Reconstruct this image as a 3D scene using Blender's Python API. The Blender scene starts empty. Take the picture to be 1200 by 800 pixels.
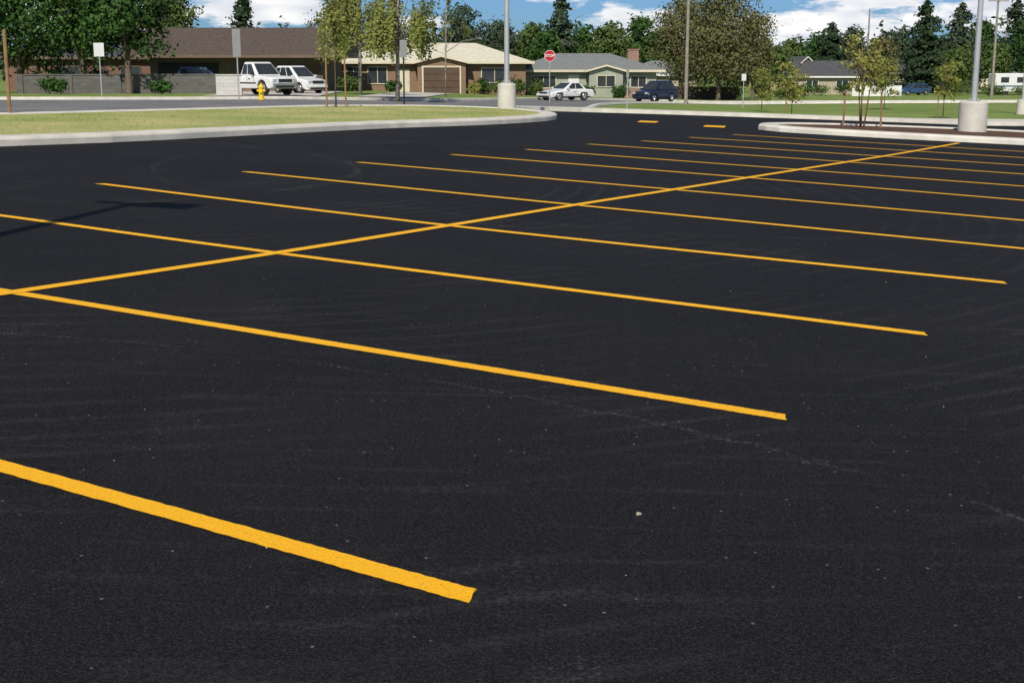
import bpy, bmesh, math, random
import numpy as np
from mathutils import Vector, Matrix
scene=bpy.context.scene
COL=scene.collection
random.seed(7)
# ------------------------------------------------------------------ terrain
GB=[(-80,-.208),(45,.117),(69,-.5),(96,-.8),(180,-2.0),(2000,-2.0)]
def Z(x,y):
    c=-.032*max(-12,min(18,x))
    if y<=GB[0][0]: g=GB[0][1]
    elif y>=GB[-1][0]: g=GB[-1][1]
    else:
        for (a,ga),(b,gb) in zip(GB,GB[1:]):
            if a<=y<=b: g=ga+(gb-ga)*(y-a)/(b-a);break
    return c+g
# ------------------------------------------------------------------ materials
MATS={}
def newmat(name):
    m=bpy.data.materials.new(name);m.use_nodes=True
    nt=m.node_tree;bs=nt.nodes['Principled BSDF'];return m,nt,bs
def mat(name,c1,c2=None,rough=.7,scale=3.,spec=.3,metal=0,bump=0,bscale=30,trans=0,island=False,detail=4):
    if name in MATS: return MATS[name]
    m,nt,bs=newmat(name);N=nt.nodes;L=nt.links
    c2=c2 or tuple(v*.8 for v in c1)
    tc=N.new('ShaderNodeTexCoord')
    no=N.new('ShaderNodeTexNoise');no.inputs['Scale'].default_value=scale;no.inputs['Detail'].default_value=detail
    L.new(tc.outputs['Object'],no.inputs['Vector'])
    rp=N.new('ShaderNodeValToRGB');rp.color_ramp.elements[0].position=.35;rp.color_ramp.elements[1].position=.65
    rp.color_ramp.elements[0].color=(*c1,1);rp.color_ramp.elements[1].color=(*c2,1)
    L.new(no.outputs['Fac'],rp.inputs['Fac'])
    out=rp.outputs['Color']
    if island:
        ge=N.new('ShaderNodeNewGeometry');mr=N.new('ShaderNodeMapRange')
        mr.inputs['To Min'].default_value=.84;mr.inputs['To Max'].default_value=1.18
        L.new(ge.outputs['Random Per Island'],mr.inputs['Value'])
        mx=N.new('ShaderNodeVectorMath');mx.operation='SCALE'
        L.new(out,mx.inputs[0]);L.new(mr.outputs['Result'],mx.inputs['Scale']);out=mx.outputs['Vector']
    L.new(out,bs.inputs['Base Color'])
    bs.inputs['Roughness'].default_value=rough;bs.inputs['Metallic'].default_value=metal
    bs.inputs['Specular IOR Level'].default_value=spec
    if bump:
        nb=N.new('ShaderNodeTexNoise');nb.inputs['Scale'].default_value=bscale;nb.inputs['Detail'].default_value=4
        L.new(tc.outputs['Object'],nb.inputs['Vector'])
        bp=N.new('ShaderNodeBump');bp.inputs['Strength'].default_value=bump;bp.inputs['Distance'].default_value=.02
        L.new(nb.outputs['Fac'],bp.inputs['Height']);L.new(bp.outputs['Normal'],bs.inputs['Normal'])
    if trans:
        tr=N.new('ShaderNodeBsdfTranslucent');L.new(out,tr.inputs['Color'])
        ms=N.new('ShaderNodeMixShader');ms.inputs['Fac'].default_value=trans
        L.new(bs.outputs[0],ms.inputs[1]);L.new(tr.outputs[0],ms.inputs[2])
        L.new(ms.outputs[0],N['Material Output'].inputs['Surface'])
    MATS[name]=m;return m
def brickmat(name,c1,c2,mortar,sc=1.0,bw=.22,bh=.075):
    if name in MATS: return MATS[name]
    m,nt,bs=newmat(name);N=nt.nodes;L=nt.links
    tc=N.new('ShaderNodeTexCoord');sx=N.new('ShaderNodeSeparateXYZ');L.new(tc.outputs['Object'],sx.inputs[0])
    ad=N.new('ShaderNodeMath');L.new(sx.outputs[0],ad.inputs[0]);L.new(sx.outputs[1],ad.inputs[1])
    cb=N.new('ShaderNodeCombineXYZ');L.new(ad.outputs[0],cb.inputs[0]);L.new(sx.outputs[2],cb.inputs[1])
    b=N.new('ShaderNodeTexBrick');L.new(cb.outputs[0],b.inputs['Vector'])
    b.inputs['Scale'].default_value=sc;b.inputs['Brick Width'].default_value=bw;b.inputs['Row Height'].default_value=bh
    b.inputs['Mortar Size'].default_value=.008
    b.inputs['Color1'].default_value=(*c1,1);b.inputs['Color2'].default_value=(*c2,1);b.inputs['Mortar'].default_value=(*mortar,1)
    L.new(b.outputs['Color'],bs.inputs['Base Color']);bs.inputs['Roughness'].default_value=.85
    MATS[name]=m;return m
def asphalt():
    m,nt,bs=newmat('sealed_asphalt');N=nt.nodes;L=nt.links
    tc=N.new('ShaderNodeTexCoord')
    def noise(s,d=5,dist=0,vec=None,r=.5):
        n=N.new('ShaderNodeTexNoise');n.inputs['Scale'].default_value=s;n.inputs['Detail'].default_value=d
        n.inputs['Distortion'].default_value=dist;n.inputs['Roughness'].default_value=r
        L.new(vec or tc.outputs['Object'],n.inputs['Vector']);return n.outputs['Fac']
    def ramp(f,a,b,lo=0,hi=1):
        r=N.new('ShaderNodeMapRange');r.inputs['From Min'].default_value=a;r.inputs['From Max'].default_value=b
        r.inputs['To Min'].default_value=lo;r.inputs['To Max'].default_value=hi
        L.new(f,r.inputs['Value']);return r.outputs['Result']
    def mth(op,a,b=0.):
        n=N.new('ShaderNodeMath');n.operation=op
        for i,v in enumerate((a,b)):
            if isinstance(v,(int,float)): n.inputs[i].default_value=v
            else: L.new(v,n.inputs[i])
        return n.outputs[0]
    def mix(f,a,b):
        n=N.new('ShaderNodeMix');n.data_type='RGBA'
        if isinstance(f,float): n.inputs['Factor'].default_value=f
        else: L.new(f,n.inputs['Factor'])
        for k,v in ((6,a),(7,b)):
            if isinstance(v,tuple): n.inputs[k].default_value=(*v,1)
            else: L.new(v,n.inputs[k])
        return n.outputs[2]
    big=ramp(noise(.35,3,1.0),.35,.68)
    base=mix(big,(.0042,.0039,.0043),(.0085,.0078,.0084))
    g1=ramp(noise(85,3,0,None,.7),.44,.66)
    base=mix(mth('MULTIPLY',g1,.70),base,(.030,.0275,.029))
    g2=ramp(noise(210,1),.60,.72)
    base=mix(mth('MULTIPLY',g2,.6),base,(.085,.08,.079))
    mp=N.new('ShaderNodeMapping');mp.inputs['Location'].default_value=(6,-19,0);L.new(tc.outputs['Object'],mp.inputs['Vector'])
    wv=N.new('ShaderNodeTexWave');wv.wave_type='RINGS';wv.rings_direction='Z';wv.inputs['Scale'].default_value=1.1
    wv.inputs['Distortion'].default_value=2.0;wv.inputs['Detail'].default_value=2;wv.inputs['Detail Scale'].default_value=.4
    L.new(mp.outputs[0],wv.inputs['Vector'])
    msk=ramp(noise(.45,3),.46,.62)
    fine=noise(42,3,0,None,.7)
    sw=mth('MULTIPLY',mth('MULTIPLY',ramp(wv.outputs['Fac'],.74,1.0),msk),ramp(fine,.38,.6))
    base=mix(mth('MULTIPLY',sw,.36),base,(.062,.059,.058))
    mp2=N.new('ShaderNodeMapping');mp2.inputs['Rotation'].default_value=(0,0,.55);mp2.inputs['Scale'].default_value=(.5,7,1);L.new(tc.outputs['Object'],mp2.inputs['Vector'])
    st=mth('MULTIPLY',ramp(noise(1.3,5,.6,mp2.outputs[0]),.56,.72),ramp(fine,.42,.6))
    base=mix(mth('MULTIPLY',st,.30),base,(.065,.062,.060))
    def arc(cx,cy,R,wd,st):
        mp=N.new('ShaderNodeMapping');mp.inputs['Location'].default_value=(-cx,-cy,0);mp.inputs['Scale'].default_value=(1,1,0);L.new(tc.outputs['Object'],mp.inputs['Vector'])
        ln=N.new('ShaderNodeVectorMath');ln.operation='LENGTH';L.new(mp.outputs[0],ln.inputs[0])
        wob=mth('MULTIPLY',mth('SUBTRACT',nz,.5),.20)
        dd=mth('ABSOLUTE',mth('SUBTRACT',mth('ADD',ln.outputs['Value'],wob),R))
        return mth('MULTIPLY',ramp(dd,wd,wd*.1),st)
    nz=noise(2.2,5);br=mth('MULTIPLY',ramp(fine,.50,.60),ramp(noise(.9,3),.38,.56))
    a=mth('MAXIMUM',arc(-4.45,-.52,8.5,.035,.45),arc(-9,1,16.2,.05,.4));a=mth('MAXIMUM',a,arc(2,21,7.4,.06,.45))
    a=mth('MAXIMUM',a,arc(-8.5,19.5,6.2,.10,.6))
    base=mix(mth('MULTIPLY',a,br),base,(.12,.115,.11))
    du=mth('MULTIPLY',mth('MULTIPLY',ramp(nz,.56,.74),msk),ramp(fine,.53,.63))
    base=mix(mth('MULTIPLY',du,.5),base,(.12,.115,.11))
    v=N.new('ShaderNodeTexVoronoi');v.inputs['Scale'].default_value=17;L.new(tc.outputs['Object'],v.inputs['Vector'])
    sp=N.new('ShaderNodeSeparateColor');L.new(v.outputs['Color'],sp.inputs[0])
    gt=mth('MULTIPLY',ramp(v.outputs['Distance'],.13,.05),ramp(sp.outputs[0],.82,.90))
    base=mix(mth('MULTIPLY',gt,.75),base,(.24,.22,.20))
    L.new(base,bs.inputs['Base Color'])
    bs.inputs['Roughness'].default_value=.8;bs.inputs['Specular IOR Level'].default_value=.11
    bp=N.new('ShaderNodeBump');bp.inputs['Strength'].default_value=.75;bp.inputs['Distance'].default_value=.006
    L.new(noise(100,3,0,None,.65),bp.inputs['Height']);L.new(bp.outputs['Normal'],bs.inputs['Normal'])
    MATS['asphalt']=m;return m
def paintmat():
    m,nt,bs=newmat('yellow_road_paint');N=nt.nodes;L=nt.links
    tc=N.new('ShaderNodeTexCoord')
    n=N.new('ShaderNodeTexNoise');n.inputs['Scale'].default_value=90;n.inputs['Detail'].default_value=5;n.inputs['Roughness'].default_value=.7;L.new(tc.outputs['Object'],n.inputs['Vector'])
    r=N.new('ShaderNodeValToRGB');e=r.color_ramp.elements
    e[0].position=.30;e[0].color=(.36,.18,.012,1);e[1].position=.42;e[1].color=(.91,.435,.008,1)
    k=e.new(.7);k.color=(1.0,.53,.016,1)
    L.new(n.outputs['Fac'],r.inputs['Fac'])
    L.new(r.outputs[0],bs.inputs['Base Color']);bs.inputs['Roughness'].default_value=.65;bs.inputs['Specular IOR Level'].default_value=.25
    nb=N.new('ShaderNodeTexNoise');nb.inputs['Scale'].default_value=120;nb.inputs['Detail'].default_value=3;L.new(tc.outputs['Object'],nb.inputs['Vector'])
    bp=N.new('ShaderNodeBump');bp.inputs['Strength'].default_value=.7;bp.inputs['Distance'].default_value=.005
    L.new(nb.outputs['Fac'],bp.inputs['Height']);L.new(bp.outputs['Normal'],bs.inputs['Normal'])
    return m
M_ASP=asphalt();M_PAINT=paintmat()
M_CONC=mat('concrete',(.58,.55,.49),(.48,.455,.40),.85,2.5,bump=.3,bscale=40)
M_KERB=mat('kerb_concrete',(.70,.655,.57),(.55,.52,.455),.85,2,bump=.3)
M_STREET=mat('worn_street_asphalt',(.20,.195,.19),(.155,.15,.15),.85,.5,bump=.3)
M_GRASS=mat('dry_grass',(.27,.32,.09),(.46,.42,.19),.95,.45,spec=.1,bump=.15,bscale=9,detail=8)
M_LAWN=mat('lawn_grass',(.14,.21,.045),(.23,.28,.085),.95,.35,spec=.1,bump=.2,bscale=9)
M_BLADE=mat('grass_blades',(.35,.38,.13),(.46,.43,.19),.9,.6,spec=.1,island=True,trans=.3)
M_MULCH=mat('bark_mulch',(.075,.036,.022),(.13,.065,.038),.95,5,bump=.8,bscale=25)
M_STEEL=mat('galvanised_steel',(.50,.51,.52),(.42,.43,.44),.45,2,metal=.4)
M_BARK=mat('bark',(.10,.075,.05),(.16,.125,.09),.9,6,bump=.6)
M_BARKL=mat('pale_bark',(.36,.33,.27),(.14,.115,.09),.9,5,bump=.4)
M_STAKE=mat('weathered_timber',(.20,.115,.06),(.28,.17,.09),.85,6)
M_POLEW=mat('utility_pole_timber',(.22,.19,.16),(.30,.265,.23),.9,4)
M_GLASS=mat('window_glass',(.025,.03,.035),(.04,.045,.05),.08,1,spec=.6)
M_TYRE=mat('tyre_rubber',(.02,.02,.02),(.03,.03,.03),.8,4)
M_RIM=mat('alloy_rim',(.45,.45,.46),(.35,.35,.36),.3,4,metal=.7)
M_BLACK=mat('black_trim',(.02,.02,.022),(.03,.03,.03),.5,4)
M_WHITE=mat('white_trim',(.78,.77,.74),(.70,.69,.66),.6,2)
# ------------------------------------------------------------------ mesh helpers
class MB:
    def __init__(s): s.v=[];s.f=[]
    def add(s,v,f):
        o=len(s.v);s.v+=[tuple(p) for p in v];s.f+=[tuple(i+o for i in q) for q in f];return s
    def box(s,c,d,rz=0):
        x,y,z=[k/2 for k in d];R=Matrix.Rotation(rz,3,'Z')
        v=[Vector(c)+R@Vector((a*x,b*y,e*z)) for a,b,e in ((-1,-1,-1),(1,-1,-1),(1,1,-1),(-1,1,-1),(-1,-1,1),(1,-1,1),(1,1,1),(-1,1,1))]
        return s.add(v,[(0,3,2,1),(4,5,6,7),(0,1,5,4),(1,2,6,5),(2,3,7,6),(3,0,4,7)])
    def tube(s,pts,rad,n=10,cap=True):
        rings=[]
        for i,p in enumerate(pts):
            p=Vector(p);a=Vector(pts[max(0,i-1)]);b=Vector(pts[min(len(pts)-1,i+1)]);d=(b-a).normalized()
            u=d.cross(Vector((0,1,0)) if abs(d.y)<.9 else Vector((1,0,0))).normalized();w=d.cross(u)
            rings.append([p+(u*math.cos(2*math.pi*k/n)+w*math.sin(2*math.pi*k/n))*rad[i] for k in range(n)])
        v=[q for r in rings for q in r];f=[]
        for i in range(len(pts)-1):
            for k in range(n): f.append((i*n+k,i*n+(k+1)%n,(i+1)*n+(k+1)%n,(i+1)*n+k))
        if cap: f.append(tuple(range(n))[::-1]);f.append(tuple((len(pts)-1)*n+k for k in range(n)))
        return s.add(v,f)
    def obj(s,name,m,parent=None,smooth=False,bevel=0,segs=2,**kw):
        me=bpy.data.meshes.new(name);me.from_pydata(s.v,[],s.f);me.materials.append(m)
        bm=bmesh.new();bm.from_mesh(me);bmesh.ops.recalc_face_normals(bm,faces=bm.faces);bm.to_mesh(me);bm.free()
        if smooth: me.polygons.foreach_set('use_smooth',[True]*len(me.polygons))
        o=bpy.data.objects.new(name,me);COL.objects.link(o)
        if parent: o.parent=parent
        if bevel:
            b=o.modifiers.new('bevel','BEVEL');b.width=bevel;b.segments=segs;b.limit_method='ANGLE';b.angle_limit=math.radians(30)
        for k,v in kw.items(): o[k]=v
        return o
def root(name,x,y,rz=0,z=None,**kw):
    e=bpy.data.objects.new(name,None);e.empty_display_size=.3;COL.objects.link(e)
    e.location=(x,y,Z(x,y) if z is None else z);e.rotation_euler=(0,0,rz)
    for k,v in kw.items(): e[k]=v
    return e
def sheet(name,poly,off,m,skirt=0,parent=None,**kw):
    bm=bmesh.new();vs=[bm.verts.new((x,y,0)) for x,y in poly];bm.faces.new(vs)
    bmesh.ops.triangulate(bm,faces=bm.faces[:])
    for c in (-80,45,69,96,180):
        bmesh.ops.bisect_plane(bm,geom=bm.verts[:]+bm.edges[:]+bm.faces[:],plane_co=(0,c,0),plane_no=(0,1,0))
    for c in (-12,18):
        bmesh.ops.bisect_plane(bm,geom=bm.verts[:]+bm.edges[:]+bm.faces[:],plane_co=(c,0,0),plane_no=(1,0,0))
    bmesh.ops.recalc_face_normals(bm,faces=bm.faces)
    for f in bm.faces:
        if f.normal.z<0: f.normal_flip()
    if skirt:
        be=[e for e in bm.edges if e.is_boundary]
        r=bmesh.ops.extrude_edge_only(bm,edges=be)
        low=set(v for v in r['geom'] if isinstance(v,bmesh.types.BMVert))
    else: low=set()
    for v in bm.verts: v.co.z=Z(v.co.x,v.co.y)+off-(skirt if v in low else 0)
    me=bpy.data.meshes.new(name);bm.to_mesh(me);bm.free();me.materials.append(m)
    o=bpy.data.objects.new(name,me);COL.objects.link(o)
    if parent: o.parent=parent
    for k,v in kw.items(): o[k]=v
    return o
def smoothline(P,step=.5):
    out=[];n=len(P)
    for i in range(n-1):
        p0,p1,p2,p3=[Vector(P[max(0,min(n-1,j))]) for j in (i-1,i,i+1,i+2)]
        k=max(2,int((p2-p1).length/step))
        for t in range(k):
            t/=k
            q=.5*((2*p1)+(p2-p0)*t+(2*p0-5*p1+4*p2-p3)*t*t+(3*p1-p0-3*p2+p3)*t**3);out.append((q.x,q.y))
    out.append(tuple(P[-1]));return out
def ribbon(name,line,prof,m,closed=False,**kw):
    """sweep a kerb cross-section along a line; offsets go to the left of travel"""
    n=len(line);v=[];f=[];K=len(prof)
    for i in range(n):
        if closed: a=Vector(line[(i-1)%n]);b=Vector(line[(i+1)%n])
        else: a=Vector(line[max(0,i-1)]);b=Vector(line[min(n-1,i+1)])
        d=(b-a).normalized();nn=Vector((-d.y,d.x))
        for o,h in prof:
            q=Vector(line[i])+nn*o;v.append((q.x,q.y,Z(q.x,q.y)+h))
    for i in range(n if closed else n-1):
        j=(i+1)%n
        for k in range(K-1): f.append((i*K+k,j*K+k,j*K+k+1,i*K+k+1))
    return MB().add(v,f).obj(name,m,**kw)
# ------------------------------------------------------------------ ground, roads, kerbs
sheet('ground',[(-900,-300),(900,-300),(900,1800),(-900,1800)],-.03,M_LAWN,kind='structure')
KL=[(-40,-14),(-28,-2),(-18,10),(-8.6,22.6),(-7.0,24.9),(-5.3,28),(-3.1,32.0),(-1.0,35.0),(.45,37.6),(1.2,39.6),(1.35,41.5),(.8,43.4),(-.6,44.6),(-2.6,44.6),(-4.3,43.4),(-6.0,41.5),(-9,35.8),(-11.9,30.4),(-18,20.5),(-27,8),(-38,-4)]
kl=smoothline(KL,.4)
sheet('parking_lot',[(-60,-60),(60,-60),(60,38),(34,45),(19.5,50.3),(13.5,54.3),(6.9,55.3),(.9,52.3),(-1.2,50.3),(-3.4,46.4),(-6.0,42.2),(-9,36.5),(-12.2,30.6),(-18.2,21),(-27.4,8),(-60,-30)],-.004,M_ASP,kind='structure',label='freshly sealed black asphalt parking lot')
LOT=bpy.data.objects['parking_lot']
near=smoothline([(-60,-30),(-27.4,8),(-18.2,21),(-12.2,30.6),(-9,36.5),(-6.0,42.2),(-3.4,46.4),(-1.2,50.3),(1.8,58),(3.6,68),(5.6,84),(10,98),(17,107),(28,113.5),(50,120),(120,138)],2)
far=smoothline([(-140,60),(-60,63),(-27,66),(-16,69.5),(-8,75),(-2,86),(4,103),(12,114.5),(26,121),(50,128),(120,148)],2)
sheet('street',near+[(120,148)]+far[::-1][1:]+[(-140,-30)],-.015,M_STREET,kind='structure',label='worn grey residential street')
def inset(l,dist,closed):
    r=[]
    for i in range(len(l)):
        a=Vector(l[i-1] if closed else l[max(0,i-1)]);b=Vector(l[(i+1)%len(l)] if closed else l[min(len(l)-1,i+1)])
        d=(b-a).normalized();q=Vector(l[i])+Vector((-d.y,d.x))*dist;r.append((q.x,q.y))
    return r
sheet('lawn',inset(far,.3,False)+[(140,230),(-160,230)],.115,M_LAWN,kind='structure',label='green front lawns beyond the street')
PROF=[(0,-.05),(.0,.10),(.02,.135),(.06,.15),(.50,.15),(.52,.135),(.52,.0)]
ribbon('kerb',kl,PROF,M_KERB,kind='structure',label='pale concrete kerb around the grass verge')
VERGE=inset(kl,.49,False)
sheet('grass_verge',VERGE,.13,M_GRASS,kind='structure')
ns=smoothline([(.7,52),(2.8,54.0),(6.9,55),(13.5,54),(19.5,50),(34,44.6),(60,37)],1)
fs=smoothline([(-.4,57.2),(2.8,60.6),(7.5,62.0),(15,61),(22.5,57.2),(36,51.2),(62,43)],1)
sheet('sidewalk',ns+fs[::-1],.14,M_KERB,skirt=.25,kind='structure')
farin=[(x,y) for x,y in far if -70<x<60]
ribbon('kerb',farin,[(0,-.05),(0,.11),(.04,.13),(.40,.13),(.42,0)],M_KERB,kind='structure',label='pale concrete kerb along the far side of the street')
nearout=[(x,y) for x,y in near if y>61 and x<60]
ribbon('kerb',nearout[::-1],[(0,-.05),(0,.12),(.3,.13),(.35,0)],M_KERB,kind='structure',label='pale concrete kerb along the near side of the street')
sheet('driveway',[(-8.8,75.5),(-5.4,80.5),(-4.6,106.2),(-8.8,106.2)],.16,M_CONC,kind='structure')
sheet('driveway',[(-16.2,70.3),(-10.6,74.0),(-12,96),(-19,94.9)],.16,M_CONC,kind='structure')
IS=[(6.95,37.9),(7.35,36.9),(8.5,36.0),(10.5,35.0),(13.2,33.9),(17,32.6),(24,30.1),(27.5,29.5),(28.6,31),(27.5,32.5),(21,35.6),(16.5,38.3),(14.2,39.8),(11,40.4),(8.9,40.2),(7.4,39.2)]
isl=smoothline(IS+[IS[0]],.4)[:-1]
ribbon('kerb',isl,PROF,M_KERB,closed=True,kind='structure',label='pale concrete kerb around the planted island')
sheet('planting_bed',inset(isl,.49,True),.115,M_MULCH,kind='structure')
# ------------------------------------------------------------------ painted lines (a coat of paint a few mm above the seal)
def line(P,w=.108,off=-.001,rag=.0028,name='stall_line'):
    c=smoothline(P,.03);n=len(c);v=[];f=[];ww=0
    for i in range(n):
        a=Vector(c[max(0,i-1)]);b=Vector(c[min(n-1,i+1)]);d=(b-a).normalized();nn=Vector((-d.y,d.x));ww=ww*.97+random.gauss(0,.0002)
        for s in (-.5,-.17,.17,.5):
            jit=random.uniform(-rag,rag) if abs(s)==.5 else 0
            sk=d*((-.05*s if i==n-1 else .05*s)+random.uniform(-.003,.003)) if i in (0,n-1) else Vector((0,0))
            q=Vector(c[i])+nn*(w*s+jit+ww)+sk;v.append((q.x,q.y,Z(q.x,q.y)+off))
        if i:
            for j in range(3): f.append(((i-1)*4+j,i*4+j,i*4+j+1,(i-1)*4+j+1))
    return MB().add(v,f).obj(name,M_PAINT,parent=LOT)
lines=[[(-6.4,7.88),(-2.11,5.26),(-.13,4.05)],[(-8.1,11.75),(-3.55,9.21),(1.37,6.43)],[(-6.7,14.31),(-5.18,13.41),(-2.04,11.44),(2.77,8.71)],
[(-5.23,16.90),(-.65,13.75),(4.16,11.06)],[(-3.86,19.27),(.78,16.17),(5.19,13.36),(5.55,13.14)],[(-2.49,21.65),(2.27,18.62),(6.20,16.05),(7.0,15.53)],
[(-1.08,24.08),(3.78,21.05),(8.4,17.85)],[(.28,26.14),(9.9,20.0)],[(1.63,28.5),(11.2,22.5)],[(2.94,30.35),(12.4,24.8)],[(4.3,32.5),(13.8,27.0)],[(5.68,34.5),(15.2,29.1)]]
for i,P in enumerate(lines): line(P,w=.110 if i<3 else .124)
cpts=[(-8.0,2.3),(-4.95,7.0),(-3.50,9.18),(-2.04,11.44),(-.65,13.75),(.78,16.17),(2.27,18.62),(3.81,21.2),(5.35,23.75),(8.35,28.75),(11.3,33.9)]
ribbon('centre_line',smoothline(cpts,.1),[(-.06,.002),(.06,.002)],M_PAINT,parent=LOT,label='long yellow line dividing the two rows of stalls')
def dash(x,y,w,l,ang):
    c,s=math.cos(ang),math.sin(ang)
    v=[(x+c*a-s*b,y+s*a+c*b) for a,b in ((-w/2,-l/2),(w/2,-l/2),(w/2,l/2),(-w/2,l/2))]
    MB().add([(p,q,Z(p,q)+.004) for p,q in v],[(0,1,2,3)]).obj('painted_dash',M_PAINT,parent=LOT,label='short yellow painted dash on asphalt')
dash(4.1,40.5,.56,1.1,-.2);dash(5.85,38.8,.6,1.1,-.2)
# ------------------------------------------------------------------ grass blades on the verge
def inside(p,poly):
    x,y=p;c=False;n=len(poly)
    for i in range(n):
        x1,y1=poly[i];x2,y2=poly[i-1]
        if (y1>y)!=(y2>y) and x<(x2-x1)*(y-y1)/(y2-y1)+x1: c=not c
    return c
def blades(name,poly,n,bb,h,seed):
    r=random.Random(seed);mb=MB();k=0
    while k<n:
        x=r.uniform(bb[0],bb[1]);y=r.uniform(bb[2],bb[3])
        if not inside((x,y),poly): continue
        k+=1;z=Z(x,y)+.127;a=r.uniform(0,6.28);w=.008*r.uniform(.7,1.6);hh=h*r.uniform(.5,1.5);lx,ly=r.gauss(0,.02),r.gauss(0,.02)
        mb.add([(x-math.cos(a)*w,y-math.sin(a)*w,z),(x+math.cos(a)*w,y+math.sin(a)*w,z),(x+lx,y+ly,z+hh)],[(0,1,2)])
    o=mb.obj(name,M_BLADE,kind='stuff');o['label']='short dry grass blades on the verge';return o
blades('grass',VERGE,15000,(-14,1.5,18,46),.022,3)
# ------------------------------------------------------------------ foliage
def leafmesh(name,C,size,m,parent,rs,elong=1.5,jit=.4,Nn=None,rnd=.5):
    n=len(C)
    if Nn is None: Nn=rs.normal(size=(n,3))
    Nn=Nn/(np.linalg.norm(Nn,axis=1)[:,None]+1e-6)+rs.normal(size=(n,3))*rnd;Nn[:,2]+=.15
    Nn/=np.linalg.norm(Nn,axis=1)[:,None]
    A=rs.normal(size=(n,3));A-=Nn*np.sum(A*Nn,axis=1)[:,None];A/=np.linalg.norm(A,axis=1)[:,None]
    B=np.cross(Nn,A)
    s=size*(1+jit*rs.uniform(-1,1,size=(n,1)))
    A=A*s*elong*.5;B=B*s*.5
    V=np.stack([C-A,C-B*.9+A*.1,C+A,C+B*.9-A*.1],axis=1).reshape(-1,3)
    me=bpy.data.meshes.new(name);me.from_pydata(V.tolist(),[],np.arange(4*n).reshape(n,4).tolist());me.materials.append(m)
    o=bpy.data.objects.new(name,me);COL.objects.link(o)
    if parent: o.parent=parent
    return o
def fol(name,c,k=1.6,tr=0):
    return mat(name,c,(c[0]*k,c[1]*k*.92,c[2]*k),.75,.9,spec=.12,island=True,trans=tr,detail=2)
F_DARK=fol('dark_green_leaves',(.026,.060,.013),1.9)
F_MID=fol('green_leaves',(.055,.09,.022),1.6)
F_OLIVE=fol('olive_bronze_leaves',(.095,.10,.038),1.35)
F_LIGHT=fol('light_green_leaves',(.21,.24,.06),1.3,.35)
F_YEL=fol('yellow_green_leaves',(.24,.25,.065),1.4,.35)
F_CON=fol('conifer_needles',(.022,.04,.018),1.8)
F_BLUE=fol('blue_green_needles',(.042,.065,.036),1.6)
def clumpcloud(rs,blobs,n,sub=.26,nsub=22):
    w=np.array([b[3]*b[4] for b in blobs],float);w/=w.sum();P=[];NN=[]
    for bi,b in enumerate(blobs):
        k=int(n*w[bi]);c=np.array(b[:3]);R=np.array([b[3],b[3],b[4]])
        d=rs.normal(size=(nsub,3));d/=np.linalg.norm(d,axis=1)[:,None]
        cc=c+d*R*rs.uniform(.35,.98,size=(nsub,1))
        idx=rs.randint(0,nsub,k);o=rs.normal(size=(k,3))*R*sub*rs.uniform(.6,1.0,size=(k,1))
        p=cc[idx]+o;P.append(p)
        n1=o/(np.linalg.norm(o,axis=1)[:,None]+1e-6);n2=(p-c)/R;n2/=(np.linalg.norm(n2,axis=1)[:,None]+1e-6)
        NN.append(n1*.6+n2*.8)
    return np.concatenate(P),np.concatenate(NN)
def limbs(mb,rs,h0,h1,r,spread,n,r0):
    for i in range(n):
        a=rs.uniform(0,6.28);z0=rs.uniform(h0,h0+(h1-h0)*.55);z1=z0+(h1-z0)*rs.uniform(.4,.9);d=spread*rs.uniform(.5,.95)
        p0=(0,0,z0);p1=(math.cos(a)*d*.45,math.sin(a)*d*.45,z0+(z1-z0)*.55);p2=(math.cos(a)*d,math.sin(a)*d,z1)
        mb.tube([p0,p1,p2],[r0*.5,r0*.3,r0*.08],6)
def tree(x,y,h,rad,base,m,n=3000,leaf=.28,label='',seed=1,bark=M_BARK,tr=None,asp=1.0,name='tree',nb=9,group=None,sub=.26,lean=0,cat='tree'):
    rs=np.random.RandomState(seed);T=root(name,x,y,label=label,category=cat)
    if group: T['group']=group
    tr=tr or h*.022
    mb=MB();mb.tube([(0,0,-.15),(0,0,.25),(lean*.3,0,base),(lean,0,base+(h-base)*.45),(lean*1.2,0,h*.93)],[tr*1.5,tr*1.1,tr*.85,tr*.5,tr*.1],9)
    limbs(mb,rs,base*.9,h*.92,tr,rad*.9,9,tr)
    mb.obj('trunk',bark,parent=T,smooth=True)
    ch=h-base;bl=[]
    for i in range(nb):
        t=(i+.5)/nb;zz=base+ch*(.12+.78*t);prof=math.sin(math.pi*min(1,(.18+.76*t)))**.7
        a=i*2.4+rs.uniform(-.5,.5);dd=rad*.5*prof*rs.uniform(.6,1.1)
        rr=rad*rs.uniform(.42,.62)*(.55+.45*prof)
        bl.append((math.cos(a)*dd+lean*t,math.sin(a)*dd,zz,rr,rr*.75*asp))
    bl.append((lean,0,base+ch*.5,rad*.62,ch*.36));bl.append((lean,0,base+ch*.84,rad*.4,ch*.17))
    C,NN=clumpcloud(rs,bl,n,sub)
    k=C[:,2]>base*.75
    leafmesh('crown',C[k],leaf,m,T,rs,Nn=NN[k])
    return T
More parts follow.
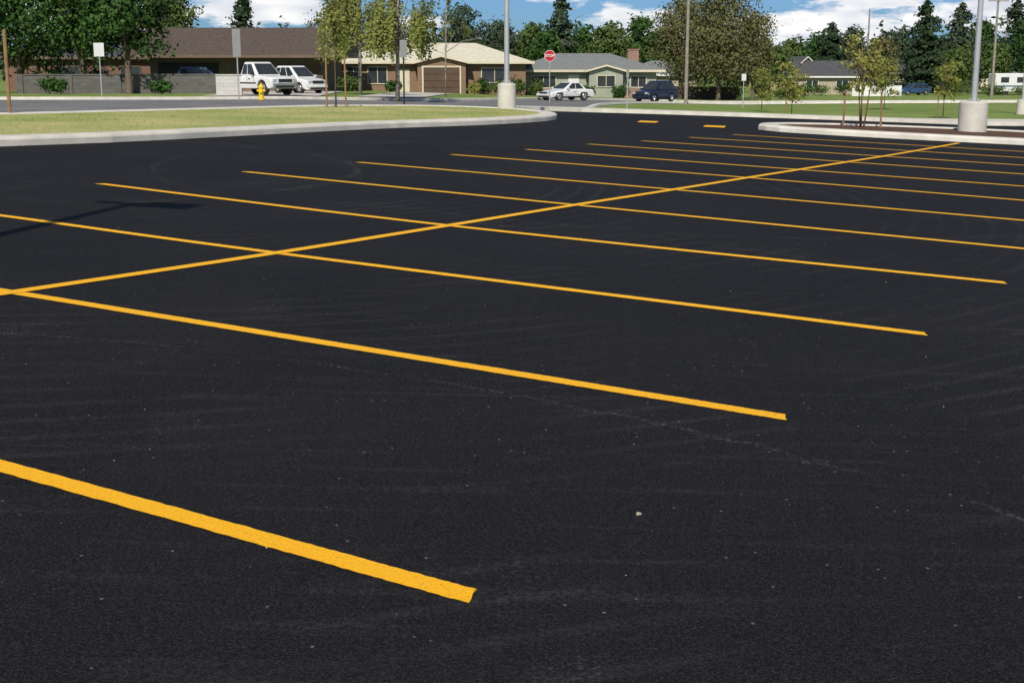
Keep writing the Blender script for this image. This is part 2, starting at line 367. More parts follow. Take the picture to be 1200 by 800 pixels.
def conifer(x,y,h,rad,m=F_CON,n=2600,label='tall dark green conifer behind the houses',seed=1,base=.8,leaf=.30,name='conifer_tree'):
    rs=np.random.RandomState(seed);T=root(name,x,y,label=label,category='tree',group='conifers beyond the street')
    MB().tube([(0,0,-.1),(0,0,h*.5),(0,0,h*.97)],[h*.018,h*.011,.02],8).obj('trunk',M_BARK,parent=T,smooth=True)
    P=[];z=base;pw=rs.uniform(.55,.8)
    while z<h-.2:
        t=(z-base)/(h-base);R=rad*(1-t)**pw*rs.uniform(.7,1.1)+.10;nb=max(5,int(10*(1-t)+4))
        for k in range(nb):
            a=rs.uniform(0,6.28);rl=R*rs.uniform(.55,1.2);q=max(4,int(n*(R/rad)/ (h*2.2)/nb*3.2))
            s=rs.uniform(.12,1,q)
            P.append(np.stack([np.cos(a)*rl*s+rs.normal(0,.12*rl+.05,q),np.sin(a)*rl*s+rs.normal(0,.12*rl+.05,q),z+rs.uniform(-.25,.25)+.16*rl*s-.22*rl*s**2+rs.normal(0,.16,q)],1))
        z+=.46*(.6+.5*(1-t))*h/9
    C=np.concatenate(P+[np.array([[0,0,h-.1],[0,0,h],[.04,0,h-.3],[0,.05,h-.2]])])
    NN=C*np.array([1,1,0])+np.array([0,0,.7])
    leafmesh('crown',C,leaf,m,T,rs,elong=1.7,Nn=NN,rnd=.7)
    return T
def weeping(x,y,h,rad,label,seed,n=110,m=None,bark=None,leaf=.105,lowz=1.7,name='weeping_tree',ln0=.22,ln1=.5,tr=.10,dens=18):
    rs=np.random.RandomState(seed);T=root(name,x,y,label=label,category='tree')
    mb=MB();mb.tube([(0,0,-.1),(.05,0,h*.35),(.12,0,h*.7),(.1,0,h*.95)],[tr*1.3,tr,tr*.6,.02],9)
    P=[];NN=[]
    nbg=max(9,n//11);bg=[]
    for i in range(nbg):
        a=rs.uniform(0,6.28);r=rad*math.sqrt(rs.uniform(.02,1));bx,by,bz=(math.cos(a)*r,math.sin(a)*r,h*(1-.50*(r/rad)**2)*rs.uniform(.60,1.0));bg.append((bx,by,bz))
        z0=h*.3+(bz-h*.3)*.3
        mb.tube([(.08,0,z0),(bx*.5,by*.5,z0+(bz-z0)*.75),(bx,by,bz)],[tr*.35,tr*.2,.012],5)
    mb.obj('trunk',bark or M_BARKL,parent=T,smooth=True)
    for i in range(n):
        gx,gy,gz=bg[rs.randint(nbg)];bx=gx+rs.normal(0,rad*.09);by=gy+rs.normal(0,rad*.09);z0=min(h,gz+rs.normal(0,.25));ln=rs.uniform(ln0,ln1)*h*(.45+.6*min(1,math.hypot(gx,gy)/rad))
        k=int(ln*dens)+3;s=np.linspace(0,1,k);jx=.04+.06*rs.uniform();ox,oy=rs.normal(0,.14,2)
        lo=lowz+rs.uniform(0,1.6)
        zz=z0-ln*s;ok=zz>lo
        if ok.sum()<3: continue
        p=np.stack([bx*(1+.16*s)+ox*s+rs.normal(0,jx,k),by*(1+.16*s)+oy*s+rs.normal(0,jx,k),zz+rs.normal(0,.10,k)],1)[ok];P.append(p)
        NN.append(np.tile(np.array([bx/rad,by/rad,.45]),(len(p),1)))
    leafmesh('crown',np.concatenate(P),leaf,m or F_LIGHT,T,rs,elong=2.0,Nn=np.concatenate(NN),rnd=.4)
    return T
def bush(x,y,w,h,m,label,seed,name='shrub',n=900,leaf=.13,d=None):
    rs=np.random.RandomState(seed);T=root(name,x,y,label=label,category='shrub');T.location.z+=.1
    mb=MB()
    for i in range(5): 
        a=rs.uniform(0,6.28);mb.tube([(0,0,-.05),(math.cos(a)*w*.25,math.sin(a)*w*.25,h*.6)],[.03,.012],5)
    mb.obj('stem',M_BARK,parent=T)
    bl=[(0,0,h*.5,w*.42,h*.45)]+[(rs.uniform(-.3,.3)*w,rs.uniform(-.3,.3)*w*.6,h*rs.uniform(.35,.62),w*.25,h*.32) for _ in range(5)]
    C,NN=clumpcloud(rs,bl,n,.25);k=C[:,2]>.03;leafmesh('crown',C[k],leaf,m,T,rs,Nn=NN[k]);return T
def PX(px,Y): return (px-600)/1556*(.979*Y+.4)
# left dark trees
tree(PX(25,90),90,12,5.4,1.0,F_DARK,15000,.19,'large dense dark green tree shading the house',11,nb=15)
tree(PX(100,86),86,11,4.2,1.4,F_DARK,12000,.18,'large dense dark green tree shading the house',17,nb=13)
tree(PX(152,84),84,9.8,3.4,2.2,F_DARK,9000,.18,'dark green leafy tree by the grey block wall',12,nb=11)
tree(PX(205,124),124,9.6,3.8,3,F_MID,5000,.23,'leafy green tree rising behind the brown roof',14)
conifer(PX(288,150),150,11.0,2.8,seed=21,label='pointed conifer rising behind the brown roof',leaf=.24,n=3400)
tree(PX(402,125),125,9.0,3.2,3,F_OLIVE,3600,.21,'olive leafy tree behind the tan roofed house',15)
weeping(PX(466,74),74,8.2,3.0,'weeping birch with pale trunk and hanging light green leaves',31,230,lowz=2.2,ln0=.25,ln1=.62)
weeping(PX(422,86),86,8.4,2.6,'weeping birch with pale trunk and hanging light green leaves',32,160,lowz=2.0,ln0=.25,ln1=.62)
weeping(PX(522,88),88,8.6,2.4,'slender weeping birch hanging over the tan roof',33,90,lowz=3.9,ln0=.2,ln1=.5,tr=.05)
def sapling(x,y,h,rad,stakes,m,label,seed,base=.38,n=620,leaf=.085,multi=1):
    rs=np.random.RandomState(seed);T=root('young_tree',x,y,z=Z(x,y)+.12,label=label,category='tree',group='young staked trees')
    mb=MB()
    for i in range(multi):
        a=i*2.1;o=.14 if multi>1 else 0
        mb.tube([(math.cos(a)*o*.4,math.sin(a)*o*.4,-.05),(math.cos(a)*o*1.5,math.sin(a)*o*1.5,h*.5),(math.cos(a)*o*3,math.sin(a)*o*3,h*.9)],[.026,.016,.005],7)
    limbs(mb,rs,h*base*.9,h,.03,rad,14,.022);mb.obj('trunk',M_BARK if multi==1 else M_STAKE,parent=T,smooth=True)
    for sx,sy,sh in stakes:
        MB().tube([(sx,sy,-.1),(sx*.96,sy,sh)],[.03,.027],7).obj('stake',M_STAKE,parent=T)
    bl=[(rs.uniform(-.5,.5)*rad,rs.uniform(-.5,.5)*rad,h*(base+.08+(.86-base)*i/9),rad*rs.uniform(.35,.55),h*.09) for i in range(10)]
    C,NN=clumpcloud(rs,bl,n,.34,16);leafmesh('crown',C,leaf,m,T,rs,Nn=NN,rnd=.8);return T
sapling(-5.3,40.6,3.75,.70,[(-.28,0,1.5),(.30,0,1.5)],F_LIGHT,'slender young tree with light green leaves between two timber stakes',41,.42,900,.075)
sapling(10.15,39.0,2.6,.72,[(-.52,.1,1.0),(.55,0,1.0)],F_YEL,'airy young multi stemmed tree with stakes in planting bed',42,.36,680,.075,3)
sapling(PX(928,66),66,2.5,.95,[(-.3,0,1.2)],F_YEL,'small young yellow green tree on the lawn',43,.24,1000,.09)
sapling(PX(1106,70),70,2.8,.85,[(-.3,0,1.2)],F_YEL,'small young yellow green tree on the lawn',44,.28,800,.09)
sapling(PX(1037,90),90,3.2,1.3,[],F_YEL,'small round yellow green tree on the lawn',45,.2,1000,.12)
sapling(PX(893,80),80,2.4,1.0,[],F_LIGHT,'small young light green tree on the lawn',46,.22,900,.10)
# middle trees
tree(PX(585,150),150,8.0,3.2,2,F_BLUE,3400,.24,'rounded blue green tree behind the tan roofed house',51)
tree(PX(540,160),160,10,3.6,2,F_BLUE,4000,.25,'rounded blue green tree behind the tan roofed house',52)
tree(PX(622,170),170,8.6,3.4,2,F_MID,3400,.27,'leafy green tree behind the grey roofed house',53)
conifer(PX(657,165),165,11.5,3.4,seed=54,m=F_BLUE,n=3200)
tree(PX(640,160),160,7.6,2.8,2,F_DARK,2400,.28,'dark green tree behind the grey roofed house',55)
tree(PX(715,160),160,8.6,3.8,2,F_MID,4200,.27,'leafy green tree behind the grey roofed house',56)
tree(PX(748,168),168,10.0,3.8,2,F_DARK,4200,.28,'dark green tree behind the grey roofed house',57)
tree(PX(682,175),175,8.6,3.6,2,F_DARK,3200,.3,'dark green tree behind the grey roofed house',58)
tree(PX(772,175),175,8.2,3.6,2,F_MID,3000,.3,'leafy green tree behind the grey roofed house',64)
tree(PX(842,125),125,10.6,4.7,1.0,F_OLIVE,16000,.17,'broad olive bronze tree with drooping twigs',59,nb=15,sub=.36)
tree(PX(798,134),134,10.2,3.6,1.2,F_OLIVE,9500,.17,'broad olive bronze tree with drooping twigs',60,nb=12,sub=.36)
tree(PX(882,138),138,8.8,2.8,1.0,F_OLIVE,5500,.18,'olive tree beside a dark timber fence',61,sub=.36)
tree(PX(902,150),150,6.0,2.6,1.5,F_MID,2400,.25,'leafy green tree beside a dark timber fence',62)
# right trees
conifer(PX(972,215),215,10.5,4.2,seed=71,n=3600);tree(PX(996,220),220,10,4.0,2,F_BLUE,2800,.34,'blue green tree behind distant houses',72)
conifer(PX(1082,190),190,13,5.6,seed=73,n=5600);tree(PX(1052,205),205,9.5,4.0,2,F_BLUE,3000,.32,'blue green tree behind distant houses',74)
conifer(PX(1122,200),200,13,4.8,seed=75,m=F_BLUE,n=5000);tree(PX(1145,215),215,11,4.2,2,F_DARK,3200,.34,'dark green tree behind distant houses',76);conifer(PX(1185,205),205,14.5,5.0,seed=77,n=5000)
tree(PX(1210,190),190,12.0,4.2,2,F_DARK,3000,.32,'dark green tree behind distant houses',78)
tree(PX(1030,195),195,8.0,3.6,2,F_OLIVE,2800,.3,'olive tree by the distant houses',79)
tree(PX(1122,175),175,6.4,3.2,1.2,F_MID,2600,.26,'green tree by the distant houses',80)
tree(PX(1165,185),185,7.0,3.2,1.4,F_MID,2600,.28,'green tree by the distant houses',81)
tree(PX(925,205),205,8.0,3.4,2,F_MID,2600,.32,'green tree by the distant houses',82)
tree(PX(955,225),225,9.0,4,2,F_DARK,2600,.34,'dark green tree behind distant houses',83)
rs=np.random.RandomState(5);bl=[]
for i in range(110):
    yy=rs.uniform(235,290);xx=rs.uniform(-130,140);zz=Z(xx,yy);hh=rs.uniform(7,12)
    bl.append((xx,yy,zz+hh*.45,rs.uniform(3,5),hh*.5))
C,NN=clumpcloud(rs,bl,38000,.30,14)
o=leafmesh('distant_woods',C,.8,F_BLUE,None,rs,Nn=NN);o['kind']='stuff';o['label']='distant mass of mixed trees beyond the neighbourhood'
# ------------------------------------------------------------------ houses
def house(x,y,rz,W,D,H,RH,label,wallm,roofm,opens,roof='hip',over=.6,brick=None,bh=1.0,trim=M_WHITE,chim=None,gable=None,name='house',zb=.05,ridge=None):
    T=root(name,x,y,rz,label=label,category='house')
    MB().box((0,0,(H-.4)/2+zb),(W,D,H+.4)).obj('wall',wallm,parent=T)
    if brick: MB().box((0,-D/2-.04,bh/2-.1),(W+.08,.1,bh+.2)).obj('brick_wainscot',brick,parent=T)
    w=W/2+over;d=D/2+over;z=H+.05+zb
    if roof=='hip': r=ridge if ridge is not None else max(.3,w-d*.95);top=[(-r,0,z+RH),(r,0,z+RH)]
    else: top=[(-w,0,z+RH),(w,0,z+RH)]
    v=[(-w,-d,z),(w,-d,z),(w,d,z),(-w,d,z)]+top
    f=[(0,1,5,4),(2,3,4,5),(1,2,5),(3,0,4),(3,2,1,0)]
    R=MB().add(v,f).obj('roof',roofm,parent=T)
    MB().box((0,-d-.015,z-.06),(2*w,.03,.2)).box((0,d+.015,z-.06),(2*w,.03,.2)).box((-w-.016,0,z-.06),(.03,2*d+.06,.2)).box((w+.016,0,z-.06),(.03,2*d+.06,.2)).obj('fascia',trim,parent=T)
    if chim:
        cx,cy,cw,ch,cm=chim;MB().box((cx,cy,z+ch/2),(cw,cw*.8,ch)).box((cx,cy,z+ch+.05),(cw+.12,cw*.8+.12,.1)).obj('chimney',cm,parent=R)
    if gable:
        gx,gw,gd,gh,gm,gr=gable
        yf=-D/2-gd
        MB().box((gx,(yf-D/2)/2,(H-.4)/2+zb),(gw,gd,H+.396)).obj('wing_wall',gm,parent=T)
        MB().add([(gx-gw/2,yf-.002,z-.1),(gx+gw/2,yf-.002,z-.1),(gx,yf-.002,z+gh*.93)],[(0,1,2)]).obj('gable',gm,parent=T)
        o=.4;a=gw/2+o
        MB().add([(gx-a,yf-o,z-.02),(gx,yf-o,z+gh),(gx,0,z+gh),(gx-a,0,z-.02),(gx+a,yf-o,z-.02),(gx+a,0,z-.02)],[(0,1,2,3),(1,4,5,2)]).obj('roof',gr,parent=T)
        MB().add([(gx-a,yf-o-.01,z-.02),(gx,yf-o-.01,z+gh),(gx+a,yf-o-.01,z-.02),(gx+a,yf-o-.01,z-.18),(gx,yf-o-.01,z+gh-.16),(gx-a,yf-o-.01,z-.18)],[(0,1,4,5),(1,2,3,4)]).obj('fascia',trim,parent=T)
    for k in opens:
        typ,ox,oz,ow,oh=k[:5];yf=-D/2-(k[5] if len(k)>5 else 0)-.02;mm=k[6] if len(k)>6 else None
        if typ=='window':
            Wn=bpy.data.objects.new('window',None);COL.objects.link(Wn);Wn.parent=T;Wn.location=(ox,yf,oz)
            b=.07
            fr=MB().box((0,-.02,oh/2),(ow,.1,b)).box((0,-.02,-oh/2),(ow+.1,.12,b)).box((-ow/2,-.02,0),(b,.09,oh-b)).box((ow/2,-.02,0),(b,.09,oh-b))
            for j in range(1,max(2,int(round(ow/.9)))): fr.box((-ow/2+ow*j/max(2,int(round(ow/.9))),-.015,0),(.05,.06,oh-b))
            fr.obj('frame',mm or trim,parent=Wn);MB().box((0,0,0),(ow-.02,.02,oh-.02)).obj('pane',M_GLASS,parent=Wn)
        elif typ=='garage':
            g=MB()
            for j in range(4): g.box((ox,yf-.01,oz-oh/2+oh*(j+.5)/4),(ow,.05,oh/4-.03))
            g.obj('garage_door',mm,parent=T)
            MB().box((ox,yf-.02,oz+oh/2+.06),(ow+.24,.08,.12)).box((ox-ow/2-.06,yf-.02,oz),(.12,.08,oh)).box((ox+ow/2+.06,yf-.02,oz),(.12,.08,oh)).obj('garage_frame',trim,parent=T)
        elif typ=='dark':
            MB().box((ox,yf+.005,oz),(ow,.02,oh)).obj('carport_shade_panel',M_BLACK,parent=T)  # flat black panel on the wall, standing in for shade inside the carport
        elif typ=='door':
            Dn=MB().box((ox,yf-.01,oz),(ow,.06,oh)).obj('door',mm,parent=T)
            MB().box((ox+ow*.38,yf-.06,oz),(.05,.05,.1)).obj('handle',M_STEEL,parent=Dn)
    return T
R_BROWN=mat('brown_shingles',(.075,.055,.045),(.11,.085,.07),.9,5,bump=.5,bscale=9)
R_TAN=mat('tan_shingles',(.54,.50,.39),(.64,.60,.48),.9,3,bump=.3,bscale=9)
R_GREY=mat('grey_shingles',(.16,.17,.165),(.21,.22,.215),.9,4,bump=.4,bscale=9)
R_DK=mat('dark_shingles',(.06,.062,.065),(.09,.09,.095),.9,4)
B_BROWN=brickmat('brown_brick',(.17,.085,.045),(.22,.12,.07),(.25,.21,.16))
B_RED=brickmat('red_brick',(.22,.10,.065),(.28,.14,.09),(.32,.28,.24))
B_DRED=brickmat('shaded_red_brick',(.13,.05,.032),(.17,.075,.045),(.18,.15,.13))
S_GREEN=mat('pale_green_siding',(.33,.35,.28),(.28,.30,.235),.75,1)
S_CREAM=mat('cream_siding',(.62,.56,.42),(.55,.50,.38),.75,1)
S_BEIGE=mat('beige_stucco',(.42,.36,.27),(.36,.31,.23),.85,2)
S_BEIGE_SHADE=mat('shade_darkened_beige_siding',(.17,.13,.10),(.13,.10,.075),.85,2)  # beige wall with the shade of the left trees put into its colour
S_YEL=mat('yellow_siding',(.55,.45,.20),(.48,.40,.18),.8,1)
S_WHITE=mat('white_siding',(.72,.72,.70),(.62,.62,.60),.7,1)
D_BROWN=mat('brown_door_paint',(.10,.06,.04),(.08,.05,.033),.6,2)
D_FASC=mat('brown_fascia',(.16,.11,.08),(.13,.09,.065),.7,2)
house(PX(288,104),106,math.radians(-2),13.0,9,2.7,2.15,'long low ranch house with brown shingle roof and carport',S_BEIGE_SHADE,R_BROWN,
 [('dark',-3.6,1.15,4.6,2.3),('window',4.2,1.45,2.2,1.3,0,D_FASC),('window',1.0,1.5,1.4,1.2,0,D_FASC),('door',5.9,1.05,.95,2.1,0,D_BROWN)],roof='gable',over=1.5,brick=B_BROWN,bh=.9,trim=D_FASC)
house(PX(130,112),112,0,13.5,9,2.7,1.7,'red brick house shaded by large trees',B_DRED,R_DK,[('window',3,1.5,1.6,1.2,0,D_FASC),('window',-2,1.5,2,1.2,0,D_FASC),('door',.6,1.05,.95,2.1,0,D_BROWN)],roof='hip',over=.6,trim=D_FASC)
house(PX(508,116),118,math.radians(1),15.6,9,2.6,1.6,'brown brick ranch house with pale tan roof and brown garage door',B_BROWN,R_TAN,
 [('garage',.8,1.15,3.0,2.2,1.2,D_BROWN),('window',-4.6,1.6,1.6,1.4),('window',-6.6,1.6,1.1,1.4),('door',-2.4,1.05,.95,2.1,0,S_CREAM),('window',5.2,1.6,2.2,1.2)],roof='hip',over=.7,gable=(.8,4.0,1.2,.55,B_BROWN,R_TAN),trim=S_CREAM)
house(PX(684,124),125,math.radians(2),12.4,8,2.4,1.5,'pale green ranch house with grey roof and brick base',S_GREEN,R_GREY,
 [('window',-3.9,1.5,2.2,1.1),('window',1.6,1.55,1.6,1.0,1.0),('window',4.6,1.5,1.4,1.0),('door',-1.2,1.05,.95,2.1,0,S_WHITE)],roof='hip',over=.7,brick=B_RED,bh=.95,gable=(1.6,3.0,1.0,.5,S_GREEN,R_GREY),chim=(4.6,.3,1.0,1.8,B_RED),trim=S_CREAM)
house(PX(772,150),152,0,8,7,2.5,1.5,'small house with grey roof behind a timber fence',S_BEIGE,R_GREY,[('window',0,1.5,1.6,1.0)])
house(PX(924,190),192,math.radians(20),7,8,3.0,2.2,'yellow house with steep dark roof',S_YEL,R_DK,[('window',0,1.8,1.4,1.2)],gable=(0,4.5,1.2,2.1,S_YEL,R_DK))
house(PX(968,185),187,math.radians(-4),9.5,8,2.4,2.1,'house with dark grey roof on the side street',S_BEIGE,R_DK,[('window',-2,1.5,1.6,1.0),('window',2,1.5,1.6,1.0)],roof='gable')
house(PX(1038,200),202,math.radians(4),8.5,8,2.8,1.8,'white house with low dark roof',S_WHITE,R_DK,[('window',-1.8,1.5,1.6,1.0),('garage',2,1.2,2.6,2.1,0,S_CREAM)],roof='gable')
house(PX(1150,205),207,math.radians(-3),9.5,8,2.6,1.6,'cream house behind the parked motorhome',S_CREAM,R_GREY,[('window',-2,1.5,1.6,1.0)])
# ------------------------------------------------------------------ walls & fences
def blockwall(x0,y0,x1,y1,h,label,m,name='block_wall',piers=True,t=.22):
    T=root(name,(x0+x1)/2,(y0+y1)/2,math.atan2(y1-y0,x1-x0),label=label,category='wall' if 'wall' in name else 'fence')
    L=math.hypot(x1-x0,y1-y0);MB().box((0,0,h/2-.15),(L,t,h+.3)).obj('panel',m,parent=T)
    if piers:
        k=max(1,int(L/2.4))
        for i in range(k+1): MB().box((-L/2+L*i/k,0,h/2-.1),(t+.14,t+.14,h+.35)).obj('pier',m,parent=T)
    MB().box((0,0,h+.04),(L,t+.08,.07)).obj('coping',m,parent=T)
B_BLOCK=brickmat('grey_block',(.09,.085,.077),(.125,.12,.108),(.07,.067,.062),1,.4,.2)
blockwall(PX(25,84),84,PX(252,86),86,1.25,'grey concrete block garden wall with square piers',B_BLOCK)
blockwall(PX(253,74),74.3,PX(283,74),74.3,1.2,'short pale concrete block wall beside the driveway',brickmat('pale_block',(.42,.41,.38),(.48,.47,.44),(.32,.31,.29),1,.4,.2),piers=False)
M_FEN=mat('dark_fence_timber',(.06,.045,.035),(.09,.07,.05),.9,8)
blockwall(PX(792,128),130,PX(862,128),128,1.3,'dark timber fence beside the broad tree',M_FEN,'timber_fence',t=.06)
blockwall(PX(1000,165),165,PX(1056,165),165,1.3,'pale timber fence along the side street',S_WHITE,'timber_fence',t=.06)
for i,(px,yy,w,h,m,lb) in enumerate([(570,112,1.9,1.5,F_DARK,'rounded dark green shrub by the brick house'),(585,110,1.6,1.3,F_MID,'green shrub by the brick house'),(604,112,2.0,1.7,F_MID,'rounded green shrub between two houses'),
 (628,114,1.7,1.4,F_MID,'rounded green shrub between two houses'),(556,111.5,1.2,1.0,F_YEL,'yellow green shrub by the brick house'),(410,100,2.2,1.4,F_MID,'green shrub near parked cars'),(462,108,1.5,1.0,F_DARK,'dark green shrub below a window'),
 (655,118,1.4,1.1,F_MID,'low green shrub against the brick base'),(690,118,1.6,1.1,F_DARK,'low green shrub against the brick base'),(728,119,1.8,1.3,F_DARK,'low green shrub against the brick base'),(860,130,2.4,1.5,F_MID,'green shrub beside the timber fence'),(893,140,3,1.8,F_DARK,'dark green shrub beside the side street'),
 (915,135,2.6,1.5,F_MID,'green shrub beside the side street'),(942,140,3,1.7,F_DARK,'dark green shrub beside the side street'),
 (962,170,3.5,1.9,F_MID,'green hedge shrub by the distant houses'),(990,172,3.2,1.8,F_DARK,'green hedge shrub by the distant houses'),(1125,168,4,2.0,F_MID,'green hedge shrub by the distant houses'),(1160,166,4,1.6,F_MID,'green hedge shrub by the distant houses'),(1200,166,4,1.5,F_MID,'green hedge shrub by the distant houses'),
 (190,83,1.6,1.0,F_DARK,'dark green shrub in front of the block wall'),(60,82,1.8,1.1,F_DARK,'dark green shrub in front of the block wall'),(70,90,2.6,1.8,F_DARK,'dark green shrub behind the block wall'),(120,90,2.6,1.9,F_DARK,'dark green shrub behind the block wall')]):
    bush(PX(px,yy),yy,w,h,m,lb,100+i)
# ------------------------------------------------------------------ vehicles
def bil(q,u,v):
    a,b,c,d=[Vector(p) for p in q];return (a*(1-u)+b*u)*(1-v)+(d*(1-u)+c*u)*v
def vehicle(name,x,y,rz,L,W,H,paint,label,cat,style='sedan',zoff=0,clear=.2,wr=.32,flare=False):
    T=root(name,x,y,rz,label=label,category=cat,group='parked vehicles');T.location.z+=zoff
    hl=L/2
    if style=='sedan':
        belt=.62*H;fw=hl-.85;rw=-hl+.95
        top=[(hl,.30),(hl+.02,.5),(hl-.12,.62),(hl-.5,belt-.13),(hl-.9,belt-.05),(hl-1.35,belt),(-hl+.75,belt+.01),(-hl+.12,belt-.02),(-hl-.02,.62),(-hl,.32)]
        cab=((-hl+.65,hl-1.25),(-hl+1.35,hl-2.15))
    elif style=='suv':
        belt=.58*H;fw=hl-.82;rw=-hl+.85
        top=[(hl-.05,.34),(hl+.02,.55),(hl-.06,.74),(hl-.25,belt-.13),(hl-.6,belt-.06),(hl-1.2,belt),(-hl+.12,belt+.02),(-hl+.02,belt-.1),(-hl-.02,.6),(-hl+.04,.34)]
        cab=((-hl+.08,hl-1.0),(-hl+.62,hl-1.95))
    elif style=='pickup':
        belt=.60*H;fw=hl-.85;rw=-hl+1.15
        top=[(hl,.48),(hl+.02,.78),(hl-.03,belt-.14),(hl-.18,belt-.05),(hl-.7,belt-.02),(hl-1.35,belt),(-hl+.05,belt),(-hl,.9),(-hl,.5)]
        cab=((-hl+1.8,hl-1.30),(-hl+2.0,hl-2.0))
    ar=wr*1.22;bot=[]
    for cx in (rw,fw):
        for k in range(9):
            a=math.pi-math.pi*k/8;bot.append((cx+math.cos(a)*ar,max(clear,wr*.95+math.sin(a)*ar*1.0)))
    prof=top+[(-hl+.06,clear+.02)]+bot+[(hl-.06,clear+.02)]
    n=len(prof);w=W/2;v=[]
    lays=[-w,-w*.93,-w*.6,0,w*.6,w*.93,w];NL=len(lays)
    for yy in lays:
        e=abs(yy)/w
        for px,pz in prof:
            sx=px*(1-.05*e**4+.006);up=pz>belt-.2
            sz=pz-(.10 if (e>.99 and up) else .02*e*e if up else 0);v.append((sx,yy*(1.0 if pz>.45 or e<.9 else .965),sz))
    f=[]
    for l in range(NL-1):
        for k in range(n): f.append((l*n+k,l*n+(k+1)%n,(l+1)*n+(k+1)%n,(l+1)*n+k))
    f.append(tuple(range(n)));f.append(tuple((NL-1)*n+k for k in range(n))[::-1])
    MB().add(v,f).obj('body',paint,parent=T,bevel=.035,segs=3)
    (b0,b1),(t0,t1)=cab;wb=w*.92;wt=w*.72;zb=belt-.03
    cb=[(b0,-wb,zb),(b1,-wb,zb),(b1,wb,zb),(b0,wb,zb),(t0,-wt,H),(t1,-wt,H),(t1,wt,H),(t0,wt,H)]
    MB().add(cb,[(0,1,5,4),(1,2,6,5),(2,3,7,6),(3,0,4,7),(4,5,6,7),(0,3,2,1)]).obj('cabin',paint,parent=T,bevel=.09,segs=4)
    def pane(q,u0,u1,v0,v1):
        P=[bil(q,u0,v0),bil(q,u1,v0),bil(q,u1,v1),bil(q,u0,v1)];nn=(P[1]-P[0]).cross(P[3]-P[0]).normalized()
        c=sum(P,Vector())/4
        if nn.dot(c-Vector(((b0+b1)/2,0,(zb+H)/2)))<0: nn=-nn
        MB().add([p+nn*.008 for p in P],[(0,1,2,3)]).obj('window',M_GLASS,parent=T)
    C=[Vector(c) for c in cb]
    for q in ((C[0],C[1],C[5],C[4]),(C[3],C[2],C[6],C[7])):
        if style=='suv':
            pane(q,.08,.32,.12,.84);pane(q,.35,.62,.12,.86);pane(q,.65,.91,.12,.86)
        elif style=='sedan': pane(q,.14,.49,.12,.84);pane(q,.52,.88,.12,.84)
        else: pane(q,.10,.42,.12,.84);pane(q,.46,.88,.12,.84)
    pane((C[1],C[2],C[6],C[5]),.07,.93,.10,.88);pane((C[3],C[0],C[4],C[7]),.1,.9,.2,.86)
    for cx in (rw,fw):
        for sd in (-1,1):
            Wl=bpy.data.objects.new('wheel',None);COL.objects.link(Wl);Wl.parent=T;Wl.location=(cx,sd*(w-.12),wr)
            MB().tube([(0,-.11,0),(0,-.09,0),(0,.09,0),(0,.11,0)],[wr*.9,wr,wr,wr*.9],20).obj('tyre',M_TYRE,parent=Wl)
            r=MB().tube([(0,sd*.112,0),(0,sd*.125,0)],[wr*.62,wr*.58],16)
            for k in range(5):
                a=k*1.2566;r.tube([(0,sd*.13,0),(math.cos(a)*wr*.5,sd*.13,math.sin(a)*wr*.5)],[.03,.03],5)
            r.obj('rim',M_RIM,parent=Wl)
    MB().box((0,0,clear+.12),(L*.8,W*.8,.25)).obj('underbody',M_BLACK,parent=T)
    zl=belt-.24
    ML=mat('headlight_lens',(.45,.47,.50),(.35,.37,.40),.12,3,spec=.6);MR=mat('tail_light_lens',(.4,.015,.012),(.3,.01,.01),.25,3)
    for sd in (-1,1):
        MB().box((hl-.05,sd*w*.72,zl-.02),(.12,w*.32,.15)).obj('headlight',ML,parent=T,bevel=.02)
        MB().box((-hl+.05,sd*w*.80,zl+.02),(.1,w*.24,.22)).obj('tail_light',MR,parent=T,bevel=.02)
        MB().box((b1-.30,sd*(w+.06),belt+.08),(.1,.18,.13)).obj('mirror',paint if style!='pickup' else M_BLACK,parent=T,bevel=.02)
        for dx in ((b0+b1)/2-.05,b1-.25): MB().box((dx,sd*(w+.001),(belt+clear)/2+.1),(.015,.008,belt-clear-.32)).obj('door_seam',M_BLACK,parent=T)
        MB().box(((b0+b1)/2+.15,sd*(w+.012),belt-.18),(.16,.03,.035)).obj('handle',M_BLACK,parent=T)
    MB().box((hl+.012,0,zl-.03),(.06,w*1.0,.17)).obj('grille',M_BLACK,parent=T)
    MB().box((hl+.012,0,clear+.10),(.10,w*1.3,.10)).obj('air_intake',M_BLACK,parent=T)
    MB().box((hl+.02,0,clear+.23),(.12,W*.88,.13)).obj('bumper',M_RIM if style=='pickup' else paint,parent=T,bevel=.03)
    MB().box((-hl-.02,0,clear+.21),(.12,W*.88,.16)).obj('bumper',M_RIM if style=='pickup' else paint,parent=T,bevel=.03)
    MB().box((-hl-.03,0,zl-.08),(.02,.31,.15)).obj('licence_plate',M_WHITE,parent=T)
    if style=='pickup':
        MB().box((-hl+.95,0,belt+.004),(1.6,W*.8,.012)).obj('load_bed',M_BLACK,parent=T)
        for sd in (-1,1): MB().box((0,sd*(w+.012),clear+.30),(L*.42,.02,.08)).obj('side_moulding',M_BLACK,parent=T)
    return T
P_WHITE=mat('white_car_paint',(.70,.70,.69),(.66,.66,.65),.22,1,spec=.5)
P_NAVY=mat('dark_blue_car_paint',(.012,.018,.045),(.016,.022,.055),.2,1,spec=.6)
P_BLUE=mat('blue_car_paint',(.03,.07,.16),(.035,.08,.17),.25,1,spec=.6)
vehicle('parked_car',PX(663,98),98,math.radians(216),4.1,1.68,1.32,P_WHITE,'white four door sedan parked at the far kerb','car','sedan')
vehicle('parked_car',PX(765,112),110,math.radians(226),4.0,1.72,1.66,P_NAVY,'dark blue sport utility car parked on the street','car','suv')
